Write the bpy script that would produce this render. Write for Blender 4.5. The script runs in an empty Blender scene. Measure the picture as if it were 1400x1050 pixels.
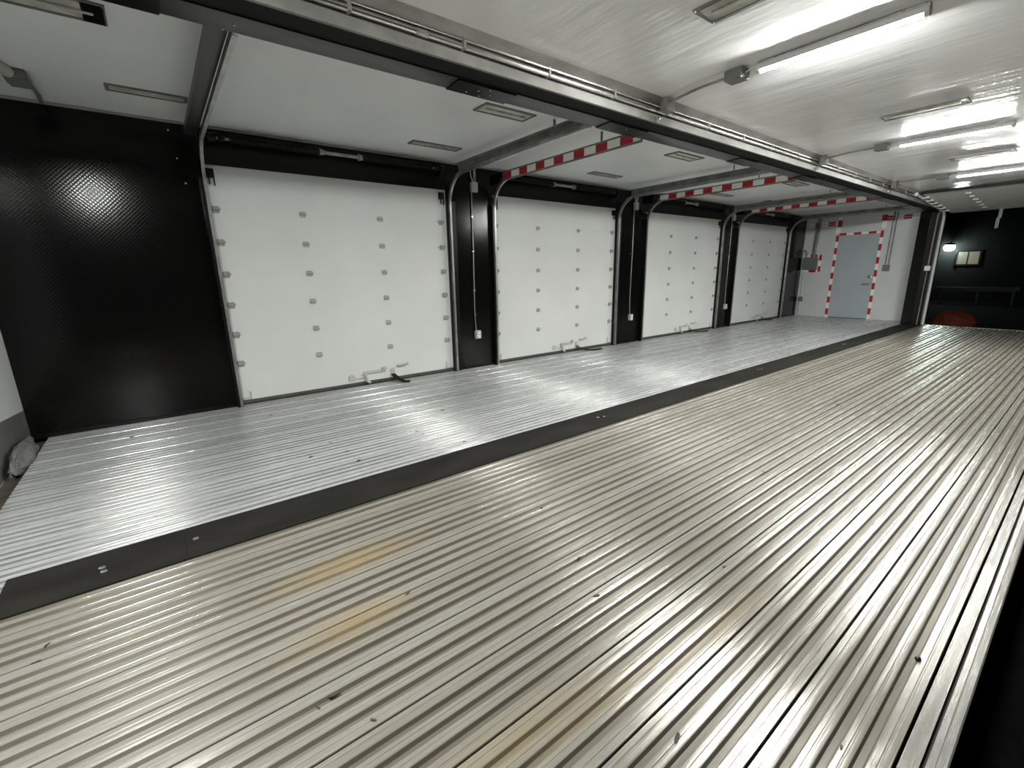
import bpy, bmesh, math, random
from mathutils import Vector, Matrix, noise
random.seed(7)
PI = math.pi
SC = bpy.context.scene
COL = SC.collection

# ------------------------------------------------------------------ camera
YAW, PITCH, ROLL, F, CAM_H = 0.91688, -0.24157, -0.01716, 616.84, 1.2746
cy_, sy_, cp_, sp_ = math.cos(YAW), math.sin(YAW), math.cos(PITCH), math.sin(PITCH)
FW = Vector((cy_*cp_, sy_*cp_, sp_)); RT0 = Vector((sy_, -cy_, 0)); UP0 = RT0.cross(FW)
RT = RT0*math.cos(ROLL) + UP0*math.sin(ROLL); UP = UP0*math.cos(ROLL) - RT0*math.sin(ROLL)
cam_d = bpy.data.cameras.new('camera'); cam = bpy.data.objects.new('camera', cam_d); COL.objects.link(cam)
cam_d.sensor_fit = 'HORIZONTAL'; cam_d.sensor_width = 36; cam_d.lens = F*36/1400
cam_d.clip_start = 0.02; cam_d.clip_end = 300
M3 = Matrix((RT, UP, -FW)).transposed()
cam.matrix_world = Matrix.Translation((0, 0, CAM_H)) @ M3.to_4x4()
SC.camera = cam

# ------------------------------------------------------------------ world (night) and exposure
w = bpy.data.worlds.new('night'); SC.world = w; w.use_nodes = True
w.node_tree.nodes['Background'].inputs[0].default_value = (0.35, 0.42, 0.55, 1)
w.node_tree.nodes['Background'].inputs[1].default_value = 0.0015
vs = SC.view_settings
vs.view_transform = 'Standard'; vs.look = 'None'; vs.gamma = 1; vs.use_curve_mapping = False
vs.exposure = 0.40
LAMP_STRENGTH = 900.0

# ------------------------------------------------------------------ dimensions (metres)
YW = 5.22          # roll-up door wall
YS1, YS2 = 2.72, 2.40   # cover strip between the two trailers
YR = 0.03          # open side edge of the second floor
XE = 13.96         # far end wall
XR = 13.36         # far end of the second floor
X0 = -0.91         # near end of the first floor
XB = -2.6          # near end of the second trailer
H1, H2 = 2.60, 2.55
DOORS = [(0.52, 3.02), (3.73, 6.24), (7.03, 9.62), (10.28, 12.90)]
DTOP = 2.28

# ------------------------------------------------------------------ materials
def newmat(name):
    m = bpy.data.materials.new(name); m.use_nodes = True
    nt = m.node_tree; b = nt.nodes['Principled BSDF']; return m, nt, b
def N(nt, t, **kw):
    n = nt.nodes.new(t)
    for k, v in kw.items(): setattr(n, k, v)
    return n
def coords(nt, scale, world=True):
    g = N(nt, 'ShaderNodeNewGeometry') if world else N(nt, 'ShaderNodeTexCoord')
    mp = N(nt, 'ShaderNodeMapping'); mp.inputs['Scale'].default_value = scale
    nt.links.new(g.outputs['Position' if world else 'Object'], mp.inputs['Vector']); return mp.outputs['Vector']
def noise_tex(nt, scale, sc=1.0, detail=4, rough=0.55, world=True):
    n = N(nt, 'ShaderNodeTexNoise'); n.inputs['Scale'].default_value = sc
    n.inputs['Detail'].default_value = detail; n.inputs['Roughness'].default_value = rough
    nt.links.new(coords(nt, scale, world), n.inputs['Vector']); return n.outputs['Fac']
def ramp(nt, fac, stops):
    r = N(nt, 'ShaderNodeValToRGB'); cr = r.color_ramp
    while len(cr.elements) < len(stops): cr.elements.new(0.5)
    for e, (p, c) in zip(cr.elements, stops):
        e.position = p; e.color = c if len(c) == 4 else (*c, 1)
    nt.links.new(fac, r.inputs['Fac']); return r.outputs['Color']
def mixc(nt, fac, a, b, mode='MIX'):
    m = N(nt, 'ShaderNodeMix', data_type='RGBA', blend_type=mode)
    if isinstance(fac, (int, float)): m.inputs[0].default_value = fac
    else: nt.links.new(fac, m.inputs[0])
    for i, v in ((6, a), (7, b)):
        if isinstance(v, tuple): m.inputs[i].default_value = (*v[:3], 1)
        else: nt.links.new(v, m.inputs[i])
    return m.outputs[2]
def bump(nt, b, h, strength, dist, prev=None):
    bn = N(nt, 'ShaderNodeBump'); bn.inputs['Strength'].default_value = strength; bn.inputs['Distance'].default_value = dist
    nt.links.new(h, bn.inputs['Height'])
    if prev: nt.links.new(prev, bn.inputs['Normal'])
    nt.links.new(bn.outputs['Normal'], b.inputs['Normal']); return bn.outputs['Normal']
def plain(name, col, rough=0.5, metal=0.0, spec=0.5, var=0.0, vs_=(6, 6, 6), bmp=None):
    m, nt, b = newmat(name)
    b.inputs['Roughness'].default_value = rough; b.inputs['Metallic'].default_value = metal
    b.inputs['Specular IOR Level'].default_value = spec
    if var:
        f = noise_tex(nt, vs_)
        c = ramp(nt, f, [(0.3, tuple(x*(1-var) for x in col)), (0.7, tuple(min(1, x*(1+var)) for x in col))])
        nt.links.new(c, b.inputs['Base Color'])
    else: b.inputs['Base Color'].default_value = (*col, 1)
    if bmp:
        sc, st, ds = bmp; bump(nt, b, noise_tex(nt, sc), st, ds)
    return m

def ceiling_mat(name, col, rough, wave):
    m, nt, b = newmat(name)
    f = noise_tex(nt, (0.9, 0.9, 1), 1.0, 5)
    c = ramp(nt, f, [(0.3, tuple(x*0.9 for x in col)), (0.65, col)])
    nt.links.new(c, b.inputs['Base Color'])
    b.inputs['Roughness'].default_value = rough
    b.inputs['Specular IOR Level'].default_value = 0.35
    p = bump(nt, b, noise_tex(nt, (7, 1.3, 1), 1.0, 3, 0.5), wave, 0.02)
    bump(nt, b, noise_tex(nt, (38, 16, 10), 1.0, 2), wave*0.30, 0.006, p)
    return m
M = {}
M['ceil1'] = ceiling_mat('white glass fibre ceiling', (0.82, 0.828, 0.815), 0.42, 0.18)
M['ceil2'] = ceiling_mat('glossy white glass fibre ceiling', (0.90, 0.91, 0.90), 0.14, 0.40)
M['white'] = plain('painted white door panel', (0.70, 0.705, 0.685), 0.45, var=0.05, vs_=(1.2, 1.2, 1.2), bmp=((6, 6, 6), 0.05, 0.01))
M['white_hw'] = plain('white painted hardware', (0.50, 0.50, 0.47), 0.4, spec=0.5)
M['hinge'] = plain('grimy shaded white hinge', (0.40, 0.40, 0.38), 0.4, spec=0.5, metal=0.2)  # white hinge paint greyed for grime and for its shading
M['endwall'] = plain('grey white painted end wall', (0.64, 0.66, 0.66), 0.4, var=0.06, vs_=(1, 1.5, 1.5))
M['greydoor'] = plain('blue grey painted door', (0.42, 0.475, 0.49), 0.38, var=0.03, vs_=(1, 2, 2))
M['greybox'] = plain('grey painted electrical box', (0.17, 0.174, 0.17), 0.42)
M['palebox'] = plain('pale plastic outlet', (0.62, 0.62, 0.60), 0.4)
M['galv'] = plain('galvanised steel', (0.42, 0.42, 0.40), 0.34, metal=0.85, var=0.25, vs_=(9, 9, 9))
M['galvdull'] = plain('dull galvanised steel', (0.24, 0.236, 0.22), 0.55, metal=0.25, var=0.35, vs_=(3, 6, 6))
M['pipe'] = plain('bright conduit steel', (0.62, 0.62, 0.60), 0.22, metal=0.95, var=0.15, vs_=(4, 12, 12))
M['blackpaint'] = plain('black gloss paint', (0.0045, 0.0045, 0.0045), 0.30, spec=0.3)
M['darkrail'] = plain('charcoal painted rail', (0.028, 0.029, 0.028), 0.36, var=0.25, vs_=(1.2, 6, 6))
M['blackmatte'] = plain('black matte rubber', (0.008, 0.008, 0.008), 0.75, spec=0.2)
M['seal'] = plain('grey rubber door seal', (0.055, 0.055, 0.050), 0.6, var=0.3, vs_=(5, 5, 5))
M['red'] = plain('red reflective tape', (0.46, 0.012, 0.028), 0.35)
M['tapewhite'] = plain('white reflective tape', (0.92, 0.92, 0.89), 0.32)
M['steelbolt'] = plain('bright bolt head', (0.75, 0.75, 0.73), 0.25, metal=0.9)
M['strap'] = plain('black webbing', (0.010, 0.010, 0.010), 0.8, spec=0.2)
M['gasket'] = plain('grey gasket', (0.16, 0.16, 0.145), 0.6, var=0.3, vs_=(9, 9, 9))
M['lens'] = plain('grimy pale lens', (0.50, 0.50, 0.44), 0.35, var=0.3, vs_=(10, 10, 10))
M['sill'] = plain('brown grey grime', (0.075, 0.066, 0.050), 0.8, var=0.4, vs_=(12, 12, 12))
M['kick'] = plain('grey kick plate', (0.13, 0.13, 0.125), 0.5, var=0.25, vs_=(5, 5, 5))
M['bag'] = plain('crumpled grey plastic', (0.17, 0.17, 0.16), 0.55, var=0.25, vs_=(14, 14, 14))
M['leaf'] = plain('dry leaf scrap', (0.035, 0.028, 0.020), 0.8)
M['orange'] = plain('orange tarpaulin', (0.075, 0.012, 0.004), 0.7, spec=0.2, var=0.2, vs_=(5, 5, 5))
M['asphalt'] = plain('dark asphalt', (0.0012, 0.0012, 0.0012), 0.95, spec=0.02, var=0.5, vs_=(30, 30, 30))
M['brickdark'] = plain('dark painted cladding', (0.007, 0.008, 0.008), 0.85, spec=0.1, var=0.2)
M['concrete'] = plain('pale concrete', (0.10, 0.10, 0.095), 0.85, var=0.2)
M['trim'] = plain('pale aluminium trim', (0.45, 0.45, 0.42), 0.4, metal=0.6)

def diamond_black():
    m, nt, b = newmat('black embossed panel')
    b.inputs['Base Color'].default_value = (0.0048, 0.0048, 0.0047, 1)
    b.inputs['Roughness'].default_value = 0.14; b.inputs['Specular IOR Level'].default_value = 0.22
    v = coords(nt, (48, 1, 48))
    rot = N(nt, 'ShaderNodeVectorRotate'); rot.rotation_type = 'Y_AXIS'; rot.inputs['Angle'].default_value = PI/4
    nt.links.new(v, rot.inputs['Vector'])
    ck = N(nt, 'ShaderNodeTexVoronoi'); ck.inputs['Scale'].default_value = 1.0; ck.inputs['Randomness'].default_value = 0.0
    nt.links.new(rot.outputs['Vector'], ck.inputs['Vector'])
    bump(nt, b, ck.outputs['Distance'], 0.17, 0.003)
    return m
M['embossed'] = diamond_black()

def strip_mat():
    m, nt, b = newmat('worn black steel cover strip')
    f = noise_tex(nt, (2.0, 5, 5), 1.0, 6)
    c = ramp(nt, f, [(0.3, (0.011, 0.0105, 0.009)), (0.7, (0.022, 0.021, 0.018))])
    nt.links.new(c, b.inputs['Base Color']); b.inputs['Roughness'].default_value = 0.65; b.inputs['Specular IOR Level'].default_value = 0.10
    bump(nt, b, noise_tex(nt, (60, 60, 60)), 0.15, 0.004)
    return m
M['strip'] = strip_mat()

def alu(name, base, dirt, dirt_lo, dirt_hi, rough, blobs=(), metal=0.9):
    m, nt, b = newmat(name)
    f = noise_tex(nt, (0.55, 9, 3), 1.0, 6, 0.6)
    f2 = noise_tex(nt, (5, 60, 10), 1.0, 4, 0.6)
    mul = N(nt, 'ShaderNodeMath', operation='ADD'); nt.links.new(f, mul.inputs[0])
    sc = N(nt, 'ShaderNodeMath', operation='MULTIPLY'); nt.links.new(f2, sc.inputs[0]); sc.inputs[1].default_value = 0.45
    nt.links.new(sc.outputs[0], mul.inputs[1])
    fac = ramp(nt, mul.outputs[0], [(dirt_lo, (0, 0, 0)), (dirt_hi, (1, 1, 1))])
    col = mixc(nt, fac, base, dirt)
    g = N(nt, 'ShaderNodeNewGeometry')
    stain_total = None
    for (x, y, sx, sy, amt) in blobs:
        mp = N(nt, 'ShaderNodeMapping'); mp.vector_type = 'TEXTURE'
        mp.inputs['Location'].default_value = (x, y, 0); mp.inputs['Scale'].default_value = (sx, sy, 1)
        nt.links.new(g.outputs['Position'], mp.inputs['Vector'])
        ln = N(nt, 'ShaderNodeVectorMath', operation='LENGTH'); nt.links.new(mp.outputs[0], ln.inputs[0])
        ad = N(nt, 'ShaderNodeMath', operation='ADD'); nt.links.new(ln.outputs['Value'], ad.inputs[0])
        ns = N(nt, 'ShaderNodeMath', operation='MULTIPLY'); nt.links.new(f2, ns.inputs[0]); ns.inputs[1].default_value = 0.7
        nt.links.new(ns.outputs[0], ad.inputs[1])
        mr = N(nt, 'ShaderNodeMapRange'); mr.inputs['From Min'].default_value = 0.45; mr.inputs['From Max'].default_value = 1.35
        mr.inputs['To Min'].default_value = amt; mr.inputs['To Max'].default_value = 0.0
        nt.links.new(ad.outputs[0], mr.inputs['Value'])
        col = mixc(nt, mr.outputs[0], col, (0.33, 0.25, 0.14))
    # small dark scuffs
    sp = noise_tex(nt, (22, 40, 5), 1.0, 3, 0.6)
    sf = ramp(nt, sp, [(0.70, (0, 0, 0)), (0.78, (1, 1, 1))])
    sfm = N(nt, 'ShaderNodeMath', operation='MULTIPLY'); nt.links.new(sf, sfm.inputs[0]); sfm.inputs[1].default_value = 0.30
    col = mixc(nt, sfm.outputs[0], col, (0.10, 0.09, 0.075))
    oi = N(nt, 'ShaderNodeObjectInfo')
    tint = ramp(nt, oi.outputs['Random'], [(0.0, (0.84, 0.84, 0.835)), (1.0, (1.0, 1.0, 1.0))])
    fine = ramp(nt, noise_tex(nt, (5, 190, 40), 1.0, 3, 0.6), [(0.35, (0.87, 0.87, 0.87)), (0.6, (1, 1, 1))])
    col = mixc(nt, 1.0, mixc(nt, 1.0, col, tint, 'MULTIPLY'), fine, 'MULTIPLY')
    nt.links.new(col, b.inputs['Base Color'])
    mt = N(nt, 'ShaderNodeMapRange'); nt.links.new(fac, mt.inputs['Value'])
    mt.inputs['To Min'].default_value = metal; mt.inputs['To Max'].default_value = metal*0.45
    nt.links.new(mt.outputs[0], b.inputs['Metallic'])
    f3 = noise_tex(nt, (2.5, 90, 5), 1.0, 4, 0.65)
    rr = N(nt, 'ShaderNodeMapRange'); nt.links.new(f3, rr.inputs['Value'])
    rr.inputs['From Min'].default_value = 0.35; rr.inputs['From Max'].default_value = 0.65
    rr.inputs['To Min'].default_value = rough-0.05; rr.inputs['To Max'].default_value = rough+0.11
    nt.links.new(rr.outputs[0], b.inputs['Roughness'])
    b.inputs['Anisotropic'].default_value = 0.92
    tg = N(nt, 'ShaderNodeCombineXYZ'); tg.inputs[1].default_value = 1.0
    nt.links.new(tg.outputs[0], b.inputs['Tangent'])
    p = bump(nt, b, noise_tex(nt, (1.2, 420, 60), 1.0, 3, 0.6), 0.34, 0.0015)
    bump(nt, b, noise_tex(nt, (20, 60, 40), 1.0, 3, 0.65), 0.03, 0.002, p)
    return m
BLOBS = [(0.50, 1.90, 0.42, 0.13, 0.75), (0.40, 1.53, 0.30, 0.11, 0.75), (0.62, 0.80, 0.45, 0.08, 0.45), (1.5, 0.66, 0.6, 0.05, 0.3), (0.9, 0.72, 0.5, 0.05, 0.3)]
M['alu1'] = alu('brushed aluminium first floor', (0.80, 0.81, 0.82), (0.60, 0.60, 0.59), 0.55, 0.92, 0.21, (), 0.60)
M['alu1c'] = alu('darker aluminium groove first floor', (0.36, 0.36, 0.35), (0.24, 0.235, 0.22), 0.45, 0.85, 0.30, (), 0.6)  # grooves set darker than the plank tops
M['alu2'] = alu('worn aluminium second floor', (0.385, 0.372, 0.34), (0.255, 0.238, 0.20), 0.48, 0.86, 0.20, BLOBS, 0.46)
M['alu2c'] = alu('grimy aluminium channel second floor', (0.22, 0.20, 0.163), (0.14, 0.124, 0.096), 0.35, 0.75, 0.42, BLOBS, 0.35)
M['alu_edge'] = alu('worn aluminium edge rail', (0.40, 0.395, 0.375), (0.25, 0.24, 0.215), 0.5, 0.9, 0.22, (), 0.6)
M['gap'] = plain('grime in plank joint', (0.02, 0.018, 0.015), 0.9)

def emis(name, col, s):
    m, nt, b = newmat(name)
    b.inputs['Base Color'].default_value = (0.05, 0.05, 0.05, 1)
    b.inputs['Emission Color'].default_value = (*col, 1); b.inputs['Emission Strength'].default_value = s
    return m
M['led'] = emis('lit led tube', (0.985, 1.0, 0.965), LAMP_STRENGTH)
M['winlit'] = emis('lit window pane', (1.0, 0.85, 0.40), 0.085)
M['yardlamp'] = emis('lit yard lamp', (0.82, 1.0, 0.92), 110.0)
MATS = {}

# ------------------------------------------------------------------ mesh helpers
class MB:
    def __init__(s): s.v = []; s.f = []; s.mi = []
    def quad(s, pts, mi=0):
        i = len(s.v); s.v += [tuple(p) for p in pts]; s.f.append(tuple(range(i, i+len(pts)))); s.mi.append(mi)
    def box(s, x0, x1, y0, y1, z0, z1, mi=0):
        i = len(s.v)
        s.v += [(x, y, z) for z in (z0, z1) for y in (y0, y1) for x in (x0, x1)]
        for f in ((0, 2, 3, 1), (4, 5, 7, 6), (0, 1, 5, 4), (2, 6, 7, 3), (0, 4, 6, 2), (1, 3, 7, 5)):
            s.f.append(tuple(i+k for k in f)); s.mi.append(mi)
    def cyl(s, a, b, r, n=12, r2=None, mi=0):
        s.tube([a, b], r, n, [r, r if r2 is None else r2], mi)
    def tube(s, pts, r, n=8, radii=None, mi=0):
        pts = [Vector(p) for p in pts]; k = len(pts); base = len(s.v)
        t0 = (pts[1]-pts[0]).normalized()
        ref = Vector((0, 0, 1)) if abs(t0.z) < 0.9 else Vector((1, 0, 0))
        u = t0.cross(ref).normalized()
        for j, p in enumerate(pts):
            if j == 0: t = pts[1]-pts[0]
            elif j == k-1: t = pts[-1]-pts[-2]
            else: t = (pts[j+1]-pts[j]).normalized() + (pts[j]-pts[j-1]).normalized()
            t.normalize(); u = (u - t*u.dot(t)).normalized(); v_ = t.cross(u)
            rr = radii[j] if radii else r
            for q in range(n):
                a = 2*PI*q/n; s.v.append(tuple(p + (u*math.cos(a) + v_*math.sin(a))*rr))
        for j in range(k-1):
            for q in range(n):
                a = base+j*n+q; b2 = base+j*n+(q+1) % n
                s.f.append((a, b2, b2+n, a+n)); s.mi.append(mi)
        s.f.append(tuple(base+q for q in reversed(range(n)))); s.mi.append(mi)
        s.f.append(tuple(base+(k-1)*n+q for q in range(n))); s.mi.append(mi)
    def lathe(s, c, axis, prof, n=16, mi=0):
        # prof: (distance along the axis, radius)
        ax = Vector(axis).normalized(); s.tube([Vector(c)+ax*d for d, r in prof], 0, n, [r for d, r in prof], mi)
    def extrude_x(s, prof, x0, x1, mis=None, close=False):
        # prof: list of (y, z), swept along X; mis: material index for each segment
        i = len(s.v); k = len(prof)
        s.v += [(x0, y, z) for y, z in prof] + [(x1, y, z) for y, z in prof]
        rng = range(k if close else k-1)
        for j in rng:
            a = i+j; b = i+(j+1) % k
            s.f.append((a, a+k, b+k, b)); s.mi.append(mis[j] if mis else 0)
        s.f.append(tuple(i+j for j in range(k))); s.mi.append(0)
        s.f.append(tuple(i+k+j for j in reversed(range(k)))); s.mi.append(0)
    def mesh(s, name, mats, smooth=True, bevel=0.0):
        me = bpy.data.meshes.new(name); me.from_pydata(s.v, [], s.f)
        for m in (mats if isinstance(mats, (list, tuple)) else [mats]): me.materials.append(M[m])
        me.polygons.foreach_set('material_index', s.mi)
        bm = bmesh.new(); bm.from_mesh(me)
        bmesh.ops.recalc_face_normals(bm, faces=bm.faces)
        if bevel:
            bmesh.ops.bevel(bm, geom=list(bm.edges), offset=bevel, segments=2, affect='EDGES', clamp_overlap=True)
        bm.to_mesh(me); bm.free()
        if smooth:
            me.polygons.foreach_set('use_smooth', [True]*len(me.polygons)); me.set_sharp_from_angle(angle=math.radians(35))
        me.update(); return me
    def build(s, name, mats, parent=None, smooth=True, bevel=0.0):
        return link(name, s.mesh(name, mats, smooth, bevel), parent)
def link(name, data, parent=None, loc=None):
    o = bpy.data.objects.new(name, data); COL.objects.link(o)
    if loc: o.location = loc
    if parent: o.parent = parent
    return o
def tag(o, label=None, cat=None, group=None, kind=None):
    if label: o['label'] = label
    if cat: o['category'] = cat
    if group: o['group'] = group
    if kind: o['kind'] = kind
    return o
def empty(name, loc, label=None, cat=None, group=None, kind=None):
    o = link(name, None, None, loc); o.empty_display_size = 0.1
    return tag(o, label, cat, group, kind)
def part(name, parent, mats, fn, smooth=True, bevel=0.0, label=None):
    """fn(mb) writes the shape in world coordinates; the part is re-based on its parent's origin"""
    mb = MB(); fn(mb)
    o = parent; off = Vector((0, 0, 0))
    while o: off += o.location; o = o.parent
    mb.v = [tuple(Vector(p)-off) for p in mb.v]
    r = mb.build(name, mats, parent, smooth, bevel)
    if label: r['label'] = label
    return r

# ================================================================== FLOORS
PL = 0.2385
def plank_profile(width, ribs, chan, depth, groove, jg=0.0025):
    """open profile over one plank, from y=0 to y=width; returns points and segment materials"""
    pts = [(0.0, -0.030), (jg, -0.030), (jg, -0.003), (jg+0.002, 0.0)]; mi = [2, 2, 0]
    pitch = width/ribs
    for k in range(ribs):
        c0 = k*pitch
        top_a = c0 + (jg+0.002 if k == 0 else chan/2)
        top_b = c0 + pitch - (jg+0.002 if k == ribs-1 else chan/2)
        mid = (top_a+top_b)/2
        if k > 0:
            pts.append((top_a, 0.0)); mi.append(1)
        if groove:
            for dy, z in ((-0.0035, 0.0), (-0.002, -groove), (0.002, -groove), (0.0035, 0.0)):
                pts.append((mid+dy, z)); mi.append(0)
        pts.append((top_b, 0.0)); mi.append(0)
        if k < ribs-1:
            e = chan*0.24
            for yy, z in ((top_b+e*0.30, -0.0010), (top_b+e, -depth), (top_b+chan-e, -depth), (top_b+chan-e*0.30, -0.0010)):
                pts.append((yy, z)); mi.append(0 if z > -0.002 and yy < top_b+chan/2 else 1)
    pts += [(width-jg, -0.003), (width-jg, -0.030), (width, -0.030)]; mi += [0, 2, 2]
    return pts, mi
def plank_mesh(name, x0, x1, width, ribs, chan, depth, groove, mats, jg=0.0025):
    pts, mi = plank_profile(width, ribs, chan, depth, groove, jg)
    mb = MB(); mb.extrude_x(pts + [(width, -0.06), (0, -0.06)], x0, x1, mi + [2, 2, 2], close=True)
    return mb.mesh(name, mats)

fl = empty('floor', (X0, YS1, 0), 'brushed aluminium plank floor of the bay along the roll-up doors', 'floor', kind='structure')
me = plank_mesh('plank', 0, XE-X0, PL, 4, 0.020, 0.008, 0.0012, ['alu1', 'alu1c', 'gap'], 0.0045)
y = YW + 0.01 - PL
k = 0
while y > YS1 - PL + 0.02:
    link('plank', me, fl, (0, y-YS1, 0)); y -= PL; k += 1
fl2 = empty('floor', (XB, YR, 0), 'worn ribbed aluminium plank floor of the open bay under the tube lights', 'floor', kind='structure')
me = plank_mesh('plank', 0, XR-XB, PL, 4, 0.031, 0.013, 0.0014, ['alu2', 'alu2c', 'gap'])
y = 0.12
while y < YS2:
    link('plank', me, fl2, (0, y-YR, 0)); y += PL
part('edge_rail', fl2, ['alu_edge', 'gap'], lambda m: m.extrude_x(
    [(0.03, -0.14), (0.03, -0.004), (0.034, 0.0), (0.050, 0.001), (0.052, -0.001), (0.054, 0.001), (0.069, 0.0), (0.071, -0.012), (0.077, -0.012), (0.079, 0.0), (0.115, 0.0), (0.1175, -0.02), (0.1175, -0.14)],
    XB, XR, [0, 0, 0, 0, 0, 0, 1, 1, 1, 0, 1, 1, 1], close=True), label='plain aluminium edge rail along the open side')
part('end_plate', fl2, 'alu_edge', lambda m: m.box(XR, XR+0.05, YR, YS2, -0.06, 0.004), bevel=0.002)

# cover strip
st = empty('trim_1', (-0.72, YS2, 0), 'dark steel cover strip bridging the joint between the two ribbed floors', 'cover strip', kind='structure')
segs = [(-0.72, -0.0834), (-0.083, 2.9716), (2.972, 6.0216), (6.022, 9.0716), (9.072, 13.19)]
for a, b in segs:
    part('plate', st, 'strip', lambda m: m.box(a, b, YS2-0.004, YS1+0.004, 0.0005, 0.007), bevel=0.002)
for bx_, by_ in ((-0.386, 2.525), (-0.395, 2.565), (-0.042, 2.575), (2.945, 2.585), (3.005, 2.565), (6.0, 2.585), (6.05, 2.565), (9.05, 2.58), (9.1, 2.565)):
    part('bolt', st, 'steelbolt', lambda m: m.lathe((bx_, by_, 0.006), (0, 0, 1), [(0, 0.014), (0.003, 0.013), (0.005, 0.008), (0.0055, 0.002)], 12))
part('joint_pad', st, 'gap', lambda m: m.box(XB, XR, 2.33, YS1+0.02, -0.09, -0.062))
part('joint_end_block', st, 'blackmatte', lambda m: m.box(XB, -0.722, YS2+0.01, YS1, -0.09, -0.012))

# ================================================================== CEILINGS
c1 = MB(); c1.box(-1.01, XE+0.1, 2.74, YW+0.12, H1, H1+0.08)
tag(c1.build('ceiling', 'ceil1'), 'dull white ceiling over the bay with roll-up doors', 'ceiling', kind='structure')
c2 = MB(); c2.box(XB, XR, -0.12, 2.40, H2, H2+0.1)
tag(c2.build('ceiling', 'ceil2'), 'glossy rippled white ceiling carrying the lit tube lights', 'ceiling', kind='structure')

# ================================================================== WALL WITH DOORS
wl = empty('wall_left', (0, YW, 0), 'black embossed wall with pillars between four white roll-up doors', 'wall', kind='structure')
edges = [-1.01] + [e for d in DOORS for e in d] + [XE]
for i in range(0, len(edges), 2):
    a, b = edges[i], edges[i+1]
    part('panel', wl, 'embossed', lambda m: m.box(a, b, YW-0.005, YW+0.12, 0.0, H1), bevel=0.002)
for a, b in DOORS:
    part('header', wl, 'blackpaint', lambda m: m.box(a, b, YW+0.002, YW+0.12, DTOP, H1))
    part('sill', wl, 'sill', lambda m: m.box(a, b, YW+0.012, YW+0.12, -0.03, 0.004))
def capstrip(m):
    m.box(-1.01, XE, YW-0.026, YW-0.005, 2.580, 2.594)
    m.box(-1.01, XE, YW-0.012, YW-0.005, 2.594, 2.60)
part('cap_strip', wl, 'trim', capstrip)
x = -0.9
while x < XE:
    part('screw', wl, 'steelbolt', lambda m: m.lathe((x, YW-0.026, 2.587), (0, -1, 0), [(0, 0.008), (0.004, 0.007), (0.005, 0.003)], 8)); x += 0.56
for x, z in ((0.30, 2.52), (0.33, 2.30), (0.36, 2.10)):
    part('screw', wl, 'steelbolt', lambda m: m.lathe((x, YW-0.005, z), (0, -1, 0), [(0, 0.009), (0.004, 0.008), (0.006, 0.003)], 8))
for a, b in ((-0.98, 0.44), (3.18, 3.66), (6.40, 6.95), (9.78, 10.2)):
    part('base_angle', wl, 'blackpaint', lambda m: m.box(a, b, YW-0.018, YW-0.005, 0.0, 0.035), bevel=0.002)

# hinge mesh (shared): knuckle with leaf above and below
def hinge_mesh():
    m = MB()
    m.box(-0.030, 0.030, -0.004, 0, 0.004, 0.028); m.box(-0.030, 0.030, -0.004, 0, -0.030, -0.004)
    m.cyl((-0.032, -0.010, 0), (0.032, -0.010, 0), 0.010, 10)
    m.cyl((-0.036, -0.010, 0), (0.036, -0.010, 0), 0.005, 8)
    for sx in (-0.018, 0.018):
        for sz in (-0.019, 0.018): m.lathe((sx, -0.004, sz), (0, -1, 0), [(0, 0.005), (0.003, 0.004)], 8)
    return m.mesh('hinge', 'hinge')
def roller_hinge_mesh():
    m = MB()
    m.box(-0.026, 0.026, -0.004, 0, -0.034, 0.030)
    m.box(-0.026, -0.022, -0.030, 0, -0.016, 0.022); m.box(0.022, 0.026, -0.030, 0, -0.016, 0.022)
    m.cyl((-0.036, -0.020, 0.004), (0.036, -0.020, 0.004), 0.008, 10)
    m.cyl((-0.022, -0.010, -0.012), (0.022, -0.010, -0.012), 0.008, 8)
    return m.mesh('roller_hinge', 'hinge')
HM, RHM = hinge_mesh(), roller_hinge_mesh()
JOINTS = [0.428, 0.72, 1.012, 1.304, 1.60, 1.895]
DY = YW + 0.012     # door face
def path_track(off=0.0):
    pts = [(YW-0.055, 0.012), (YW-0.055, 2.10)]
    R = 0.33
    for k in range(1, 11):
        a = k/10*PI/2; pts.append((YW-0.055-R*(1-math.cos(a)), 2.10+R*math.sin(a)))
    pts.append((2.84, 2.445)); return pts
def sweep_track(m, x, side):
    """C-channel open towards the door (side=+1: door lies at +x)"""
    wdt, dep, t = 0.026, 0.040, 0.003
    prof = [(0, -dep/2), (wdt, -dep/2), (wdt, -dep/2+t), (t, -dep/2+t), (t, dep/2-t), (wdt, dep/2-t), (wdt, dep/2), (0, dep/2)]
    pts = path_track(); base = len(m.v); k = len(prof)
    for j, (py, pz) in enumerate(pts):
        a = pts[max(0, j-1)]; b = pts[min(len(pts)-1, j+1)]
        t2 = Vector((b[0]-a[0], b[1]-a[1])).normalized(); nrm = Vector((-t2.y, t2.x))
        for (u, v_) in prof: m.v.append((x + u*side, py + nrm.x*v_, pz + nrm.y*v_))
    for j in range(len(pts)-1):
        for q in range(k):
            a = base+j*k+q; b = base+j*k+(q+1) % k
            m.f.append((a, b, b+k, a+k)); m.mi.append(0)
    m.f.append(tuple(base+q for q in range(k))); m.mi.append(0)
    m.f.append(tuple(base+(len(pts)-1)*k+q for q in range(k))); m.mi.append(0)
def tape_x(m, x, y0, y1, z0, z1, face, period=0.306, red=0.15, start_red=True, slope=0.0):
    """tape on a plate facing -x or +x, running along Y from y1 down to y0, alternating red and white"""
    y = y1; isred = start_red; t = 0.0015
    while y > y0 + 0.01:
        ln = red if isred else period-red
        ye = max(y0, y-ln); x0, x1 = (x-t, x) if face < 0 else (x, x+t)
        m.box(x0, x1, ye, y, z0, z1, 0 if isred else 1); y = ye; isred = not isred

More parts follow.
